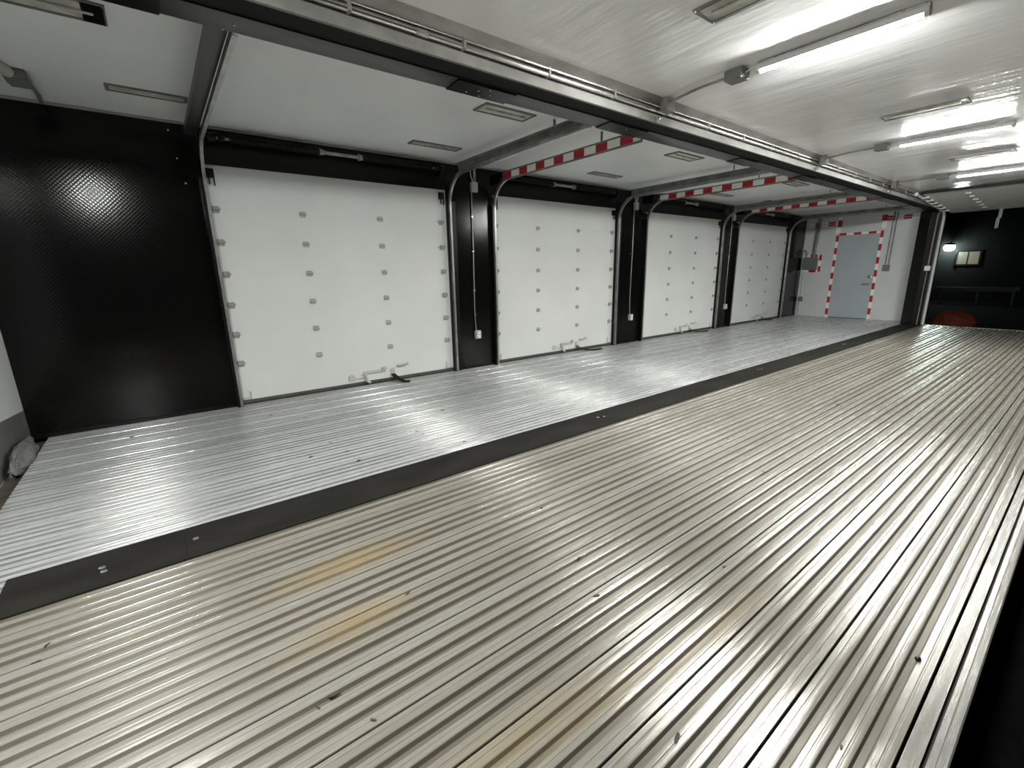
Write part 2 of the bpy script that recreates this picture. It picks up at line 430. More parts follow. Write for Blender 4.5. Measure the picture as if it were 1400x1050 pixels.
door_words = ['beside the wide black blank wall', 'second from the wide black blank wall', 'third from the wide black blank wall', 'beside the grey walk door end wall']
for di, (a, b) in enumerate(DOORS):
    w_ = b-a
    dr = empty('door_%d' % (di+1), (a, YW, 0), 'white sectional roll-up door with black header, ' + door_words[di], 'door', group='roll-up doors', kind='structure')
    zs = [0.045] + JOINTS + [DTOP+0.02]
    panels = []
    for k in range(7):
        panels.append(part('door_panel', dr, 'white', lambda m: m.box(a+0.004, b-0.004, DY, DY+0.03, zs[k]+0.0002, zs[k+1]-0.0002), bevel=0.0006))
    part('bottom_seal', dr, 'seal', lambda m: m.extrude_x([(DY-0.006, 0.046), (DY+0.03, 0.046), (DY+0.03, 0.012), (DY+0.012, 0.003), (DY-0.002, 0.006), (DY-0.010, 0.020)], a+0.004, b-0.004, close=True))
    cols = [0.04, 0.32*w_, 0.652*w_, w_-0.085]
    for k, z in enumerate(JOINTS):
        for ci, c in enumerate(cols):
            h = link('hinge' if ci in (1, 2) else 'roller_hinge', HM if ci in (1, 2) else RHM, panels[k+1])
            h.location = (c, DY-YW, z)
    # top roller brackets (black)
    for c in (0.035, w_-0.07):
        def tb(m):
            m.box(a+c-0.03, a+c+0.032, DY-0.03, DY-0.024, 2.165, 2.245); m.box(a+c-0.03, a+c-0.025, DY-0.03, DY, 2.165, 2.245)
            m.box(a+c-0.018, a+c-0.008, DY-0.03, DY-0.020, 2.11, 2.17); m.box(a+c+0.020, a+c+0.032, DY-0.03, DY-0.020, 2.10, 2.17)
        br = part('top_bracket', panels[6], 'blackpaint', tb, label='black top roller bracket')
        tb2 = lambda m: m.lathe((a+c+0.002, DY-0.03, 2.215), (0, -1, 0), [(0, 0.008), (0.004, 0.007), (0.005, 0.003)], 8)
    # latch at the foot of the door
    o = a + (w_-2.5)/2
    def latch(m):
        m.box(o+1.28, o+1.54, DY-0.006, DY, 0.125, 0.165); m.box(o+1.29, o+1.51, DY-0.020, DY-0.006, 0.133, 0.150)
        m.cyl((o+1.285, DY-0.030, 0.142), (o+1.285, DY, 0.142), 0.024, 14); m.cyl((o+1.525, DY-0.026, 0.172), (o+1.525, DY, 0.172), 0.020, 14)
        m.box(o+1.495, o+1.555, DY-0.010, DY, 0.150, 0.192)
    lt = part('latch', panels[0], 'white_hw', latch, bevel=0.0)
    def cup(m):
        m.lathe((o+1.13, DY, 0.105), (0, -1, 0), [(0, 0.042), (0.010, 0.041), (0.014, 0.036), (0.010, 0.028), (0.004, 0.02)], 18)
        m.box(o+1.17, o+1.285, DY-0.012, DY, 0.085, 0.100)
    part('latch_cup', panels[0], 'white_hw', cup)
    part('latch_foot', panels[0], 'white_hw', lambda m: m.tube([(o+1.285, DY-0.02, 0.14), (o+1.295, DY-0.028, 0.085), (o+1.30, DY-0.036, 0.05), (o+1.33, DY-0.044, 0.03)], 0.015, 8))
    part('pull_handle', panels[0], 'white_hw', lambda m: m.tube([(o+1.70, DY, 0.185), (o+1.70, DY-0.035, 0.187), (o+1.72, DY-0.042, 0.188), (o+1.81, DY-0.042, 0.200), (o+1.83, DY-0.035, 0.202), (o+1.83, DY, 0.203)], 0.011, 8))
    part('strap_plate', panels[0], 'white_hw', lambda m: m.box(o+1.60, o+1.66, DY-0.008, DY, 0.075, 0.155), bevel=0.003)
    part('corner_bracket', panels[0], 'white_hw', lambda m: (m.box(b-0.115, b-0.105, DY-0.012, DY, 0.05, 0.14), m.box(b-0.115, b-0.01, DY-0.010, DY, 0.05, 0.07)))
    part('corner_bracket', panels[0], 'white_hw', lambda m: (m.box(a+0.08, a+0.09, DY-0.012, DY, 0.05, 0.13), m.box(a+0.01, a+0.09, DY-0.010, DY, 0.05, 0.07)))
    tgt = [(o+1.63, DY-0.012, 0.082), (o+1.645, DY-0.05, 0.058), (o+1.665, DY-0.12, 0.026), (o+1.70, DY-0.20, 0.012), (o+1.75, DY-0.235, 0.012)]
    if di in (1, 2): tgt = [(o+1.63, DY-0.012, 0.082), (o+1.66, DY-0.05, 0.05), (o+1.72, DY-0.10, 0.016), (o+1.82, DY-0.16, 0.011), (o+1.96, DY-0.20, 0.011), (o+2.03, DY-0.19, 0.013)]
    if di == 3: tgt = [(o+1.63, DY-0.012, 0.082), (o+1.65, DY-0.05, 0.05), (o+1.70, DY-0.09, 0.014), (o+1.80, DY-0.12, 0.011), (o+1.92, DY-0.13, 0.012)]
    def strap(m):
        hw = 0.030; n = len(tgt)
        top, bot = [], []
        for j, p in enumerate(tgt):
            p = Vector(p); d = Vector(tgt[min(n-1, j+1)])-Vector(tgt[max(0, j-1)]); s_ = Vector((-d.y, d.x, 0)).normalized()*hw
            if s_.length < 1e-4: s_ = Vector((hw, 0, 0))
            top.append((p+s_, p-s_))
        for j in range(n-1):
            (p1, q1), (p2, q2) = top[j], top[j+1]; dz = Vector((0, 0, 0.010))
            m.quad([p1+dz, q1+dz, q2+dz, p2+dz]); m.quad([p1, p2, q2, q1]); m.quad([p1, p1+dz, p2+dz, p2]); m.quad([q1, q2, q2+dz, q1+dz])
        m.quad([top[0][0], top[0][1], top[0][1]+dz, top[0][0]+dz]); m.quad([top[-1][0], top[-1][1], top[-1][1]+dz, top[-1][0]+dz])
    part('pull_strap', dr, 'strap', strap, label='black webbing pull strap lying on the floor')
    # tracks
    trl = part('track', dr, 'galv', lambda m: sweep_track(m, a-0.030, 1))
    trr = part('track', dr, 'galv', lambda m: sweep_track(m, b+0.030, -1))
    jm = 'blackpaint'
    part('jamb_angle', dr, jm, lambda m: (m.box(a-0.055, a-0.032, YW-0.07, YW-0.004, 0, 2.15), m.box(a-0.032, a+0.0, YW-0.02, YW-0.004, 0, 2.15)))
    part('jamb_angle', dr, jm, lambda m: (m.box(b+0.032, b+0.11, YW-0.035, YW-0.004, 0, 2.15), m.box(b, b+0.032, YW-0.02, YW-0.004, 0, 2.15)))
    # horizontal carrying angles
    if di == 0:
        ang = part('track_angle', dr, 'darkrail', lambda m: (m.box(a-0.12, a-0.032, 2.75, 5.05, 2.470, 2.478), m.box(a-0.12, a-0.112, 2.75, 5.05, 2.478, 2.52), m.box(a-0.040, a-0.032, 2.75, 5.05, 2.478, 2.52)), label='charcoal painted track angle')
    else:
        ang = part('track_angle', dr, 'galvdull', lambda m: (m.box(a-0.036, a-0.031, 2.82, 4.93, 2.405, 2.515), m.box(a-0.036, a-0.0, 2.82, 4.93, 2.510, 2.515)))
        part('hazard_tape', ang, ['red', 'tapewhite'], lambda m: tape_x(m, a-0.036, 2.84, 4.91, 2.425, 2.498, -1, start_red=(di == 1)), smooth=False, label='red and white striped tape')
    part('track_angle', dr, 'galvdull', lambda m: (m.box(b+0.031, b+0.036, 2.80, 4.95, 2.44, 2.525), m.box(b-0.03, b+0.036, 2.80, 4.95, 2.520, 2.525)))
    for xx in (a-0.04, b+0.04):
        part('hanger', dr, 'galvdull', lambda m: (m.box(xx-0.015, xx+0.015, 3.30, 3.304, 2.515, H1), m.box(xx-0.015, xx+0.015, 2.90, 2.904, 2.515, H1)))
    # torsion shaft with springs
    zc, yc = 2.495, YW-0.085
    sh = part('shaft', dr, 'galvdull', lambda m: m.cyl((a+0.05, yc, zc), (b-0.05, yc, zc), 0.0125, 10))
    midx = a + 0.49*w_
    def coil(m, x0, x1):
        n = int((x1-x0)/0.016); pts = []
        for k in range(n*8+1):
            t = k/(n*8); an = 2*PI*n*t; pts.append((x0+(x1-x0)*t, yc+0.027*math.cos(an), zc+0.027*math.sin(an)))
        m.tube(pts, 0.0065, 5)
    part('spring', sh, 'blackpaint', lambda m: coil(m, a+0.22, midx-0.22), label='black torsion spring')
    part('spring', sh, 'blackpaint', lambda m: coil(m, midx+0.22, b-0.22), label='black torsion spring')
    for xx, mm in ((midx-0.20, 'galv'), (midx+0.20, 'galv'), (a+0.16, 'blackpaint'), (b-0.16, 'blackpaint')):
        part('spring_cone', sh, mm, lambda m: m.lathe((xx-0.025, yc, zc), (1, 0, 0), [(0, 0.024), (0.012, 0.036), (0.02, 0.030), (0.05, 0.026)], 12))
    part('spring_sleeve', sh, 'galv', lambda m: m.cyl((midx-0.20, yc, zc), (midx+0.20, yc, zc), 0.017, 10))
    for xx in (a+0.085, b-0.085):
        part('cable_drum', sh, 'blackpaint', lambda m: m.lathe((xx-0.03, yc, zc), (1, 0, 0), [(0, 0.044), (0.006, 0.044), (0.010, 0.037), (0.05, 0.037), (0.054, 0.044), (0.06, 0.044)], 16))
        part('bearing_plate', sh, 'blackpaint', lambda m: m.box(xx-0.045, xx-0.040, yc-0.03, YW, zc-0.08, zc+0.045))

# ================================================================== BEAM BETWEEN THE BAYS
bm_ = empty('trim_2', (XB, 2.56, 2.4), 'long dark ceiling beam with galvanised flange between the two bays', 'beam', kind='structure')
part('rail', bm_, 'darkrail', lambda m: m.extrude_x([(2.580, 2.400), (2.725, 2.390), (2.735, 2.396), (2.735, 2.66), (2.580, 2.66)], XB, 13.45, close=True), label='charcoal painted lower rail')
part('filler', bm_, 'blackmatte', lambda m: m.box(XB, 13.45, 2.418, 2.582, 2.408, 2.62), label='black filler between the rails')
part('flange', bm_, 'galvdull', lambda m: m.extrude_x([(2.400, 2.398), (2.420, 2.398), (2.420, 2.62), (2.395, 2.62), (2.395, 2.55), (2.404, 2.462), (2.396, 2.450)], XB, 13.3, close=True), label='dull galvanised flange')
part('top_flange', bm_, 'galvdull', lambda m: m.extrude_x([(2.330, 2.548), (2.404, 2.470), (2.404, 2.552), (2.33, 2.5525)], XB, 13.3, close=True))
for a, b in ((-0.6, 0.20), (1.62, 2.06), (2.98, 3.46), (5.03, 5.42), (6.62, 7.05), (8.3, 8.72), (9.9, 10.4), (11.6, 12.0)):
    part('splice_plate', bm_, 'blackpaint', lambda m: m.extrude_x([(2.585, 2.392), (2.728, 2.383), (2.741, 2.394), (2.741, 2.45), (2.72, 2.45), (2.72, 2.40), (2.585, 2.405)], a, b, close=True))
for bx_, by_ in ((1.74, 2.69), (1.80, 2.64), (1.86, 2.60), (1.90, 2.66), (1.84, 2.70), (3.08, 2.68), (3.22, 2.62), (0.47, 2.64), (0.43, 2.70)):
    part('bolt', bm_, 'steelbolt', lambda m: m.lathe((bx_, by_, 2.397-(by_-2.58)*0.06-0.006), (0, 0, -1), [(0, 0.006), (0.003, 0.0055), (0.004, 0.002)], 8))

# conduit run along the beam
cr = empty('conduit_run', (XB, 2.38, 2.49), 'pair of bright steel conduits clipped along the galvanised beam flange', 'conduit')
part('conduit', cr, 'pipe', lambda m: m.cyl((XB+0.1, 2.376, 2.470), (13.0, 2.376, 2.470), 0.0135, 10))
part('conduit', cr, 'pipe', lambda m: m.cyl((XB+0.1, 2.366, 2.500), (13.0, 2.366, 2.500), 0.0085, 10))
x = -2.2
while x < 12.8:
    part('clip', cr, 'galv', lambda m: m.box(x, x+0.018, 2.3585, 2.396, 2.455, 2.513), bevel=0.002); x += 0.62
part('coupling', cr, 'galv', lambda m: m.cyl((1.25, 2.376, 2.470), (1.31, 2.376, 2.470), 0.0175, 10))
part('end_bend', cr, 'galvdull', lambda m: m.tube([(12.95, 2.376, 2.470), (13.08, 2.378, 2.468), (13.15, 2.39, 2.45), (13.17, 2.42, 2.39), (13.172, 2.45, 2.30), (13.172, 2.455, 1.27)], 0.014, 8))
bx = part('switch_box', cr, 'palebox', lambda m: m.box(13.12, 13.185, 2.405, 2.50, 1.17, 1.27), bevel=0.004)
part('foot_pipe', cr, 'galvdull', lambda m: m.cyl((13.172, 2.455, 0.01), (13.172, 2.455, 1.17), 0.009, 8))

# ================================================================== TUBE LIGHTS
def half_tube(m, x, ya, yb, z, r, back=False):
    # lens arc narrowed to keep light off the ceiling, the rest its opaque back
    lo, hi = (math.radians(-144), math.radians(-36)) if not back else (math.radians(-36), math.radians(216))
    n = 14; ring = [(x + r*math.cos(lo+(hi-lo)*k/n), z + r*math.sin(lo+(hi-lo)*k/n)) for k in range(n+1)]
    i = len(m.v); k = n+1
    m.v += [(a, ya, c) for a, c in ring] + [(a, yb, c) for a, c in ring]
    for j in range(k):
        a = i+j; b = i+(j+1) % k; m.f.append((a, b, b+k, a+k)); m.mi.append(0)
    m.f.append(tuple(range(i, i+k))); m.f.append(tuple(reversed(range(i+k, i+2*k)))); m.mi += [0, 0]
lamp_words = ['opposite the wide blank black wall', 'opposite the pillar between first and second roll-up doors', 'between two ceiling frames, second from the raised loading door', 'right beside the raised loading door']
for li, lx in enumerate((-0.5, 3.27, 6.42, 9.28)):
    y0, y1, zt = 0.80, 1.615, 2.516
    t = empty('tube_light', (lx, (y0+y1)/2, H2), 'lit tube light ' + lamp_words[li], 'light', group='tube lights on the glossy ceiling')
    part('tube', t, 'led', lambda m: half_tube(m, lx, y0+0.012, y1-0.012, zt, 0.028), label='glowing white tube')
    part('tube_back', t, 'palebox', lambda m: half_tube(m, lx, y0+0.012, y1-0.012, zt, 0.0278, True))
    part('light_block_skirt', t, 'palebox', lambda m: (m.box(lx-0.0305, lx-0.0290, y0, y1, zt-0.0182, zt+0.012), m.box(lx+0.0290, lx+0.0305, y0, y1, zt-0.0182, zt+0.012)))  # added skirts that block direct tube light from the ceiling
    for ya, yb in ((y0-0.010, y0+0.012), (y1-0.012, y1+0.010)):
        part('end_cap', t, 'palebox', lambda m: m.cyl((lx, ya, zt), (lx, yb, zt), 0.030, 14))
    part('back_channel', t, 'palebox', lambda m: m.box(lx-0.012, lx+0.012, y0+0.01, y1-0.01, zt+0.024, zt+0.032))
    for yy in (y0+0.1, y1-0.1):
        part('clip', t, 'galv', lambda m: m.box(lx-0.014, lx+0.014, yy-0.01, yy+0.01, zt+0.020, H2), bevel=0.001)
    part('junction_box', t, 'greybox', lambda m: (m.box(lx-0.055, lx+0.055, 1.70, 1.82, 2.487, H2)), bevel=0.004)
    part('lead', t, 'palebox', lambda m: m.tube([(lx, y1+0.008, zt), (lx, y1+0.04, zt+0.02), (lx, 1.70, 2.52)], 0.006, 8))
    bj = lx+0.06
    part('conduit', t, 'galvdull', lambda m: m.tube([(lx, 1.82, 2.525), (lx+0.005, 1.98, 2.527), (lx+0.02, 2.08, 2.528), (bj, 2.30, 2.520)], 0.010, 8))
    part('beam_box', t, 'galvdull', lambda m: (m.box(bj-0.055, bj+0.055, 2.290, 2.352, 2.455, H2)), bevel=0.004)
    part('pull_eye', t, 'steelbolt', lambda m: m.lathe((bj-0.02, 2.397, 2.418), (0, -1, 0.0), [(0, 0.018), (0.008, 0.020), (0.016, 0.012), (0.03, 0.010), (0.034, 0.004)], 12))

# ================================================================== RECTANGULAR CEILING FRAMES
def frame_thing(x0, x1, y0, y1, zc, label, dark_end=None, group='rectangular frames in the ceilings'):
    t = empty('ceiling_fixture', ((x0+x1)/2, (y0+y1)/2, zc), label, 'ceiling fixture', group)
    g = 0.022
    def fr(m):
        m.box(x0, x1, y0, y0+g, zc-0.010, zc); m.box(x0, x1, y1-g, y1, zc-0.010, zc)
        m.box(x0, x0+g, y0+g, y1-g, zc-0.010, zc); m.box(x1-g, x1, y0+g, y1-g, zc-0.010, zc)
    part('frame', t, 'gasket', fr, label='grey gasket frame')
    part('lens', t, 'lens', lambda m: m.box(x0+g, x1-g, y0+g, y1-g, zc-0.006, zc), label='grimy pale lens')
    if x1-x0 > y1-y0:
        part('inner_lip', t, 'lens', lambda m: m.box(x0+0.05, x1-0.05, (y0+y1)/2-0.012, (y0+y1)/2+0.012, zc-0.016, zc-0.006), bevel=0.003)
    else:
        part('inner_lip', t, 'lens', lambda m: m.box((x0+x1)/2-0.012, (x0+x1)/2+0.012, y0+0.05, y1-0.05, zc-0.016, zc-0.006), bevel=0.003)
    for xx in (x0+0.011, x1-0.011):
        for yy in (y0+0.011, y1-0.011):
            part('screw', t, 'steelbolt', lambda m: m.lathe((xx, yy, zc-0.010), (0, 0, -1), [(0, 0.006), (0.003, 0.005)], 8))
    if dark_end:
        part('hole_shade_plate', t, 'blackpaint', lambda m: m.box(dark_end[0], dark_end[1], y0+g*0.5, y1-g*0.5, zc-0.012, zc-0.006), label='black plate for the dark inside the uncovered end')  # black plate stands in for the dark hole of the missing lens
    return t
frame_thing(-0.62, 0.02, 3.30, 3.53, H1, 'rectangular ceiling frame with a dark uncovered end near the charcoal track', (-0.075, 0.012))
frame_thing(-0.06, 0.42, 4.50, 4.64, H1, 'narrow rectangular ceiling frame over the wide blank black wall beside the charcoal track')
fd = ['first roll-up door from the blank black wall', 'second roll-up door from the blank black wall', 'third roll-up door from the blank black wall', 'last roll-up door by the walk door']
for k, (xa, xb) in enumerate(((2.32, 2.85), (5.0, 5.55), (8.2, 8.75), (11.4, 11.95))):
    frame_thing(xa, xb, 3.30, 3.50, H1, 'rectangular ceiling frame near the beam, before the ' + fd[k])
    if k < 3: frame_thing(xa-0.02, xb+0.03, 4.57, 4.71, H1, 'narrow rectangular ceiling frame close above the ' + fd[k])
for k, (xx, yy) in enumerate(((2.47, 0.98), (5.34, 0.94), (8.05, 0.93))):
    frame_thing(xx-0.10, xx+0.10, yy, yy+0.56, H2, ['rectangular frame in the glossy ceiling before the light opposite the first pillar', 'rectangular frame in the glossy ceiling between two lit tube lights', 'rectangular frame in the glossy ceiling next to the light at the raised loading door'][k])

# ================================================================== PILLAR OUTLETS AND CONDUITS
pw = ['between the first and second roll-up doors', 'between the second and third roll-up doors', 'between the third and last roll-up doors']
for k, px_ in enumerate((3.40, 6.70, 10.04)):
    t = empty('outlet_conduit', (px_, YW, 0.46), 'thin conduit and outlet on pillar ' + pw[k], 'outlet', 'pillar outlets')
    yb = YW-0.005
    ob = part('outlet_box', t, 'palebox', lambda m: m.box(px_-0.037, px_+0.043, yb-0.048, yb, 0.405, 0.515), bevel=0.004)
    part('cover_plate', ob, 'white_hw', lambda m: m.box(px_-0.034, px_+0.040, yb-0.052, yb-0.048, 0.41, 0.51), bevel=0.001)
    for zz in (0.438, 0.482):
        part('socket', ob, 'tapewhite', lambda m: m.lathe((px_+0.003, yb-0.052, zz), (0, -1, 0), [(0, 0.016), (0.004, 0.0155), (0.005, 0.012)], 14))
    dx = -0.012
    part('conduit', t, 'galv', lambda m: m.tube([(px_-0.02, yb-0.022, 0.51), (px_-0.025, yb-0.016, 0.60), (px_-0.03, yb-0.014, 0.80), (px_-0.018, yb-0.014, 1.6), (px_-0.016, yb-0.014, 2.29)], 0.0085, 8))
    for zz in (0.72, 1.05, 1.55, 1.98):
        part('clip', t, 'steelbolt', lambda m: m.box(px_-0.040, px_-0.008, yb-0.026, yb, zz, zz+0.016), bevel=0.002)
    part('upper_box', t, 'palebox', lambda m: m.box(px_-0.025, px_+0.065, yb-0.05, yb, 2.285, 2.405), bevel=0.004)
    part('flexible_lead', t, 'palebox', lambda m: m.tube([(px_+0.0, yb-0.03, 2.40), (px_-0.03, yb-0.04, 2.46), (px_-0.045, yb-0.05, 2.52), (px_-0.02, yb-0.06, 2.56), (px_+0.02, yb-0.06, 2.52), (px_+0.03, yb-0.04, 2.40)], 0.006, 8))
    if k == 0:
        part('upper_conduit', t, 'galv', lambda m: m.tube([(px_+0.01, yb-0.03, 2.40), (px_+0.01, yb-0.05, 2.53), (px_+0.01, yb-0.14, 2.575), (px_+0.01, yb-0.32, 2.582)], 0.009, 8))
    else:
        part('upper_conduit', t, 'galv', lambda m: m.tube([(px_+0.01, yb-0.03, 2.40), (px_+0.01, yb-0.05, 2.52), (px_+0.01, yb-0.14, 2.575), (px_+0.01, 4.60, 2.582)], 0.010, 8))
        part('ceiling_box', t, 'greybox', lambda m: m.box(px_-0.05, px_+0.07, 4.44, 4.60, 2.555, H1), bevel=0.004)
        part('ceiling_conduit', t, 'galv', lambda m: m.cyl((px_+0.01, 3.3, 2.585), (px_+0.01, 4.44, 2.585), 0.010, 8))

# box and pipe on the ceiling at the near end
t = empty('ceiling_junction', (-0.46, 4.6, H1), 'grey junction box with pipe on the dull ceiling above the blank black wall', 'junction box')
part('box', t, 'greybox', lambda m: m.box(-0.56, -0.44, 4.52, 4.72, 2.535, H1), bevel=0.012)
part('pipe', t, 'greybox', lambda m: m.tube([(-0.47, 4.71, 2.565), (-0.455, 4.78, 2.575), (-0.45, 5.0, 2.583), (-0.46, 5.18, 2.583)], 0.013, 8))
part('wide_pipe', t, 'lens', lambda m: m.tube([(-0.53, 4.53, 2.57), (-0.57, 4.40, 2.565), (-0.62, 4.1, 2.56), (-0.64, 3.4, 2.56)], 0.035, 12))

# ================================================================== FAR END WALL
we = empty('wall_front', (XE, 4.0, 0), 'grey white end wall with a walk door outlined in striped tape', 'wall', kind='structure')
DL, DR_, DT = 4.435, 3.57, 2.06
part('wall_section', we, 'endwall', lambda m: (m.box(XE, XE+0.12, DL, YW+0.12, 0, H1), m.box(XE, XE+0.12, 2.60, DR_, 0, H1), m.box(XE, XE+0.12, DR_, DL, DT, H1)))
tl = [(4.53, YW-0.005, 'left'), ]
def tape_h(m, y0, y1, z0, z1, per=0.33, red=0.14, start_red=False, x=XE):
    y = y1; r = start_red
    while y > y0+0.01:
        ye = max(y0, y-(red if r else per-red)); m.box(x-0.002, x, ye, y, z0, z1, 0 if r else 1); y = ye; r = not r
def tape_v(m, y0, y1, z0, z1, per=0.185, red=0.095, start_red=True, x=XE):
    z = z1; r = start_red
    while z > z0+0.005:
        ze = max(z0, z-(red if r else per-red)); m.box(x-0.002, x, y0, y1, ze, z, 0 if r else 1); z = ze; r = not r
for za, zb in ((2.36, 2.40), (2.30, 2.34)):
    part('hazard_tape', we, ['red', 'tapewhite'], lambda m: tape_h(m, 4.46, 5.16, za, zb, 0.306, 0.155), smooth=False, label='red and white striped tape')
    part('hazard_tape', we, ['red', 'tapewhite'], lambda m: tape_h(m, 2.78, 3.50, za+0.03, zb+0.03, 0.306, 0.155, True), smooth=False, label='red and white striped tape')
part('tape_block', we, ['red', 'tapewhite'], lambda m: (m.box(XE-0.004, XE, 4.40, 4.49, 2.26, 2.42, 0), m.box(XE-0.003, XE, 4.41, 4.49, 2.42, 2.50, 1), m.box(XE-0.003, XE, 4.41, 4.52, 2.07, 2.26, 1)), smooth=False)
part('tape_block', we, ['red', 'tapewhite'], lambda m: (m.box(XE-0.004, XE, 3.49, 3.60, 2.33, 2.47, 0), m.box(XE-0.003, XE, 3.49, 3.58, 2.16, 2.33, 1)), smooth=False)
d5 = empty('door_5', (XE, 4.0, 0), 'flat blue grey walk door with lever handle and striped tape frame', 'door', kind='structure')
part('leaf', d5, 'greydoor', lambda m: m.box(XE+0.012, XE+0.055, DR_+0.012, DL-0.012, 0.008, DT-0.012), bevel=0.002)
part('frame', d5, 'endwall', lambda m: (m.box(XE-0.012, XE+0.11, DL-0.010, DL+0.055, 0, DT+0.05), m.box(XE-0.012, XE+0.11, DR_-0.055, DR_+0.010, 0, DT+0.05), m.box(XE-0.012, XE+0.11, DR_+0.010, DL-0.010, DT-0.010, DT+0.05)))
part('hazard_tape', d5, ['red', 'tapewhite'], lambda m: tape_v(m, DL-0.008, DL+0.053, 0.0, 2.06, 0.306, 0.155, True, XE-0.012), smooth=False, label='red and white striped tape')
part('hazard_tape', d5, ['red', 'tapewhite'], lambda m: tape_v(m, DR_-0.053, DR_+0.008, 0.0, 2.11, 0.306, 0.155, True, XE-0.012), smooth=False, label='red and white striped tape')
part('hazard_tape', d5, ['red', 'tapewhite'], lambda m: tape_h(m, DR_+0.009, DL-0.009, 2.052, 2.108, 0.306, 0.155, True, XE-0.012), smooth=False, label='red and white striped tape')
def lever(m):
    m.cyl((XE+0.012, 3.655, 0.86), (XE-0.010, 3.655, 0.86), 0.042, 14); m.tube([(XE-0.01, 3.655, 0.86), (XE-0.045, 3.655, 0.86), (XE-0.05, 3.69, 0.86), (XE-0.05, 3.78, 0.855)], 0.016, 8)
part('lever_handle', d5, 'galv', lever, label='steel lever handle')
part('deadbolt', d5, 'galv', lambda m: m.lathe((XE+0.012, 3.655, 1.03), (-1, 0, 0), [(0, 0.045), (0.014, 0.042), (0.02, 0.024), (0.04, 0.018), (0.042, 0.006)], 14), label='steel deadbolt')

t = empty('electrical_panel', (XE, 5.02, 1.2), 'grey electrical box outlined in striped tape beside the walk door', 'electrical box')
part('box', t, 'greybox', lambda m: m.box(XE-0.08, XE, 4.83, 5.165, 1.22, 1.54), bevel=0.006)
part('cover', t, 'greybox', lambda m: m.box(XE-0.086, XE-0.08, 4.84, 5.155, 1.23, 1.53), bevel=0.002)
part('hazard_tape', t, ['red', 'tapewhite'], lambda m: (tape_v(m, 4.75, 4.81, 1.16, 1.60, 0.29, 0.145, True), tape_h(m, 4.81, 5.19, 1.155, 1.215, 0.34, 0.17, False), tape_h(m, 4.81, 5.19, 1.55, 1.605, 0.34, 0.17, False)), smooth=False, label='red and white striped tape')
part('conduit', t, 'galvdull', lambda m: m.tube([(XE-0.06, 4.92, 1.53), (XE-0.06, 4.92, 1.75), (XE-0.05, 4.90, 2.0), (XE-0.05, 4.89, 2.35), (XE-0.07, 4.86, 2.48), (XE-0.11, 4.78, 2.57), (XE-0.12, 4.68, 2.565)], 0.034, 10))
part('conduit', t, 'galvdull', lambda m: m.tube([(XE-0.05, 4.96, 1.53), (XE-0.05, 4.95, 2.35), (XE-0.08, 4.90, 2.5), (XE-0.13, 4.8, 2.575), (XE-0.15, 4.68, 2.58)], 0.012, 8))
part('flexible_conduit', t, 'galvdull', lambda m: m.tube([(XE-0.06, 5.10, 1.53), (XE-0.07, 5.09, 1.64), (XE-0.09, 5.12, 1.72), (XE-0.12, 5.20, 1.74)], 0.018, 8))
part('ceiling_box', t, 'greybox', lambda m: m.box(XE-0.22, XE-0.04, 4.56, 4.70, 2.53, H1), bevel=0.005)
part('ceiling_conduit', t, 'galvdull', lambda m: m.cyl((XE-0.14, 2.75, 2.57), (XE-0.14, 4.56, 2.57), 0.013, 8))
part('drop_conduit', t, 'galv', lambda m: m.cyl((XE-0.014, 5.12, 0.50), (XE-0.014, 5.12, 1.22), 0.010, 8))
part('outlet_box', t, 'greybox', lambda m: m.box(XE-0.05, XE, 5.07, 5.17, 0.39, 0.51), bevel=0.004)
part('foot_conduit', t, 'galv', lambda m: m.cyl((XE-0.014, 5.15, 0.0), (XE-0.014, 5.15, 0.40), 0.010, 8))
t = empty('switch_conduit', (XE, 3.35, 1.2), 'grey switch box hung on twin conduits on the end wall beside the black post', 'switch')
part('switch_box', t, 'greybox', lambda m: m.box(XE-0.06, XE, 3.29, 3.42, 1.17, 1.31), bevel=0.005)
for yy in (3.325, 3.385):
    part('conduit', t, 'galvdull', lambda m: m.tube([(XE-0.02, yy, 1.30), (XE-0.02, yy-0.01, 2.30), (XE-0.03, yy-0.02, 2.45), (XE-0.06, yy-0.02, 2.57)], 0.012, 8))

# black post where the beam lands
po = empty('trim_3', (13.2, 2.58, 0), 'black corner post carrying the beam beside the open loading end', 'post', kind='structure')
part('post', po, 'blackpaint', lambda m: m.box(13.19, XE+0.1, 2.47, 2.745, 0, 2.42), bevel=0.006)
part('post_angle', po, 'embossed', lambda m: m.box(13.175, 13.19, 2.56, 2.735, 0.01, 2.40), bevel=0.002)
part('side_jamb', po, 'blackpaint', lambda m: m.box(13.22, 13.36, 2.405, 2.47, 0, 2.56))
part('tape', po, ['red', 'tapewhite'], lambda m: tape_x(m, 13.18, 2.60, 2.74, 2.36, 2.40, -1), smooth=False)

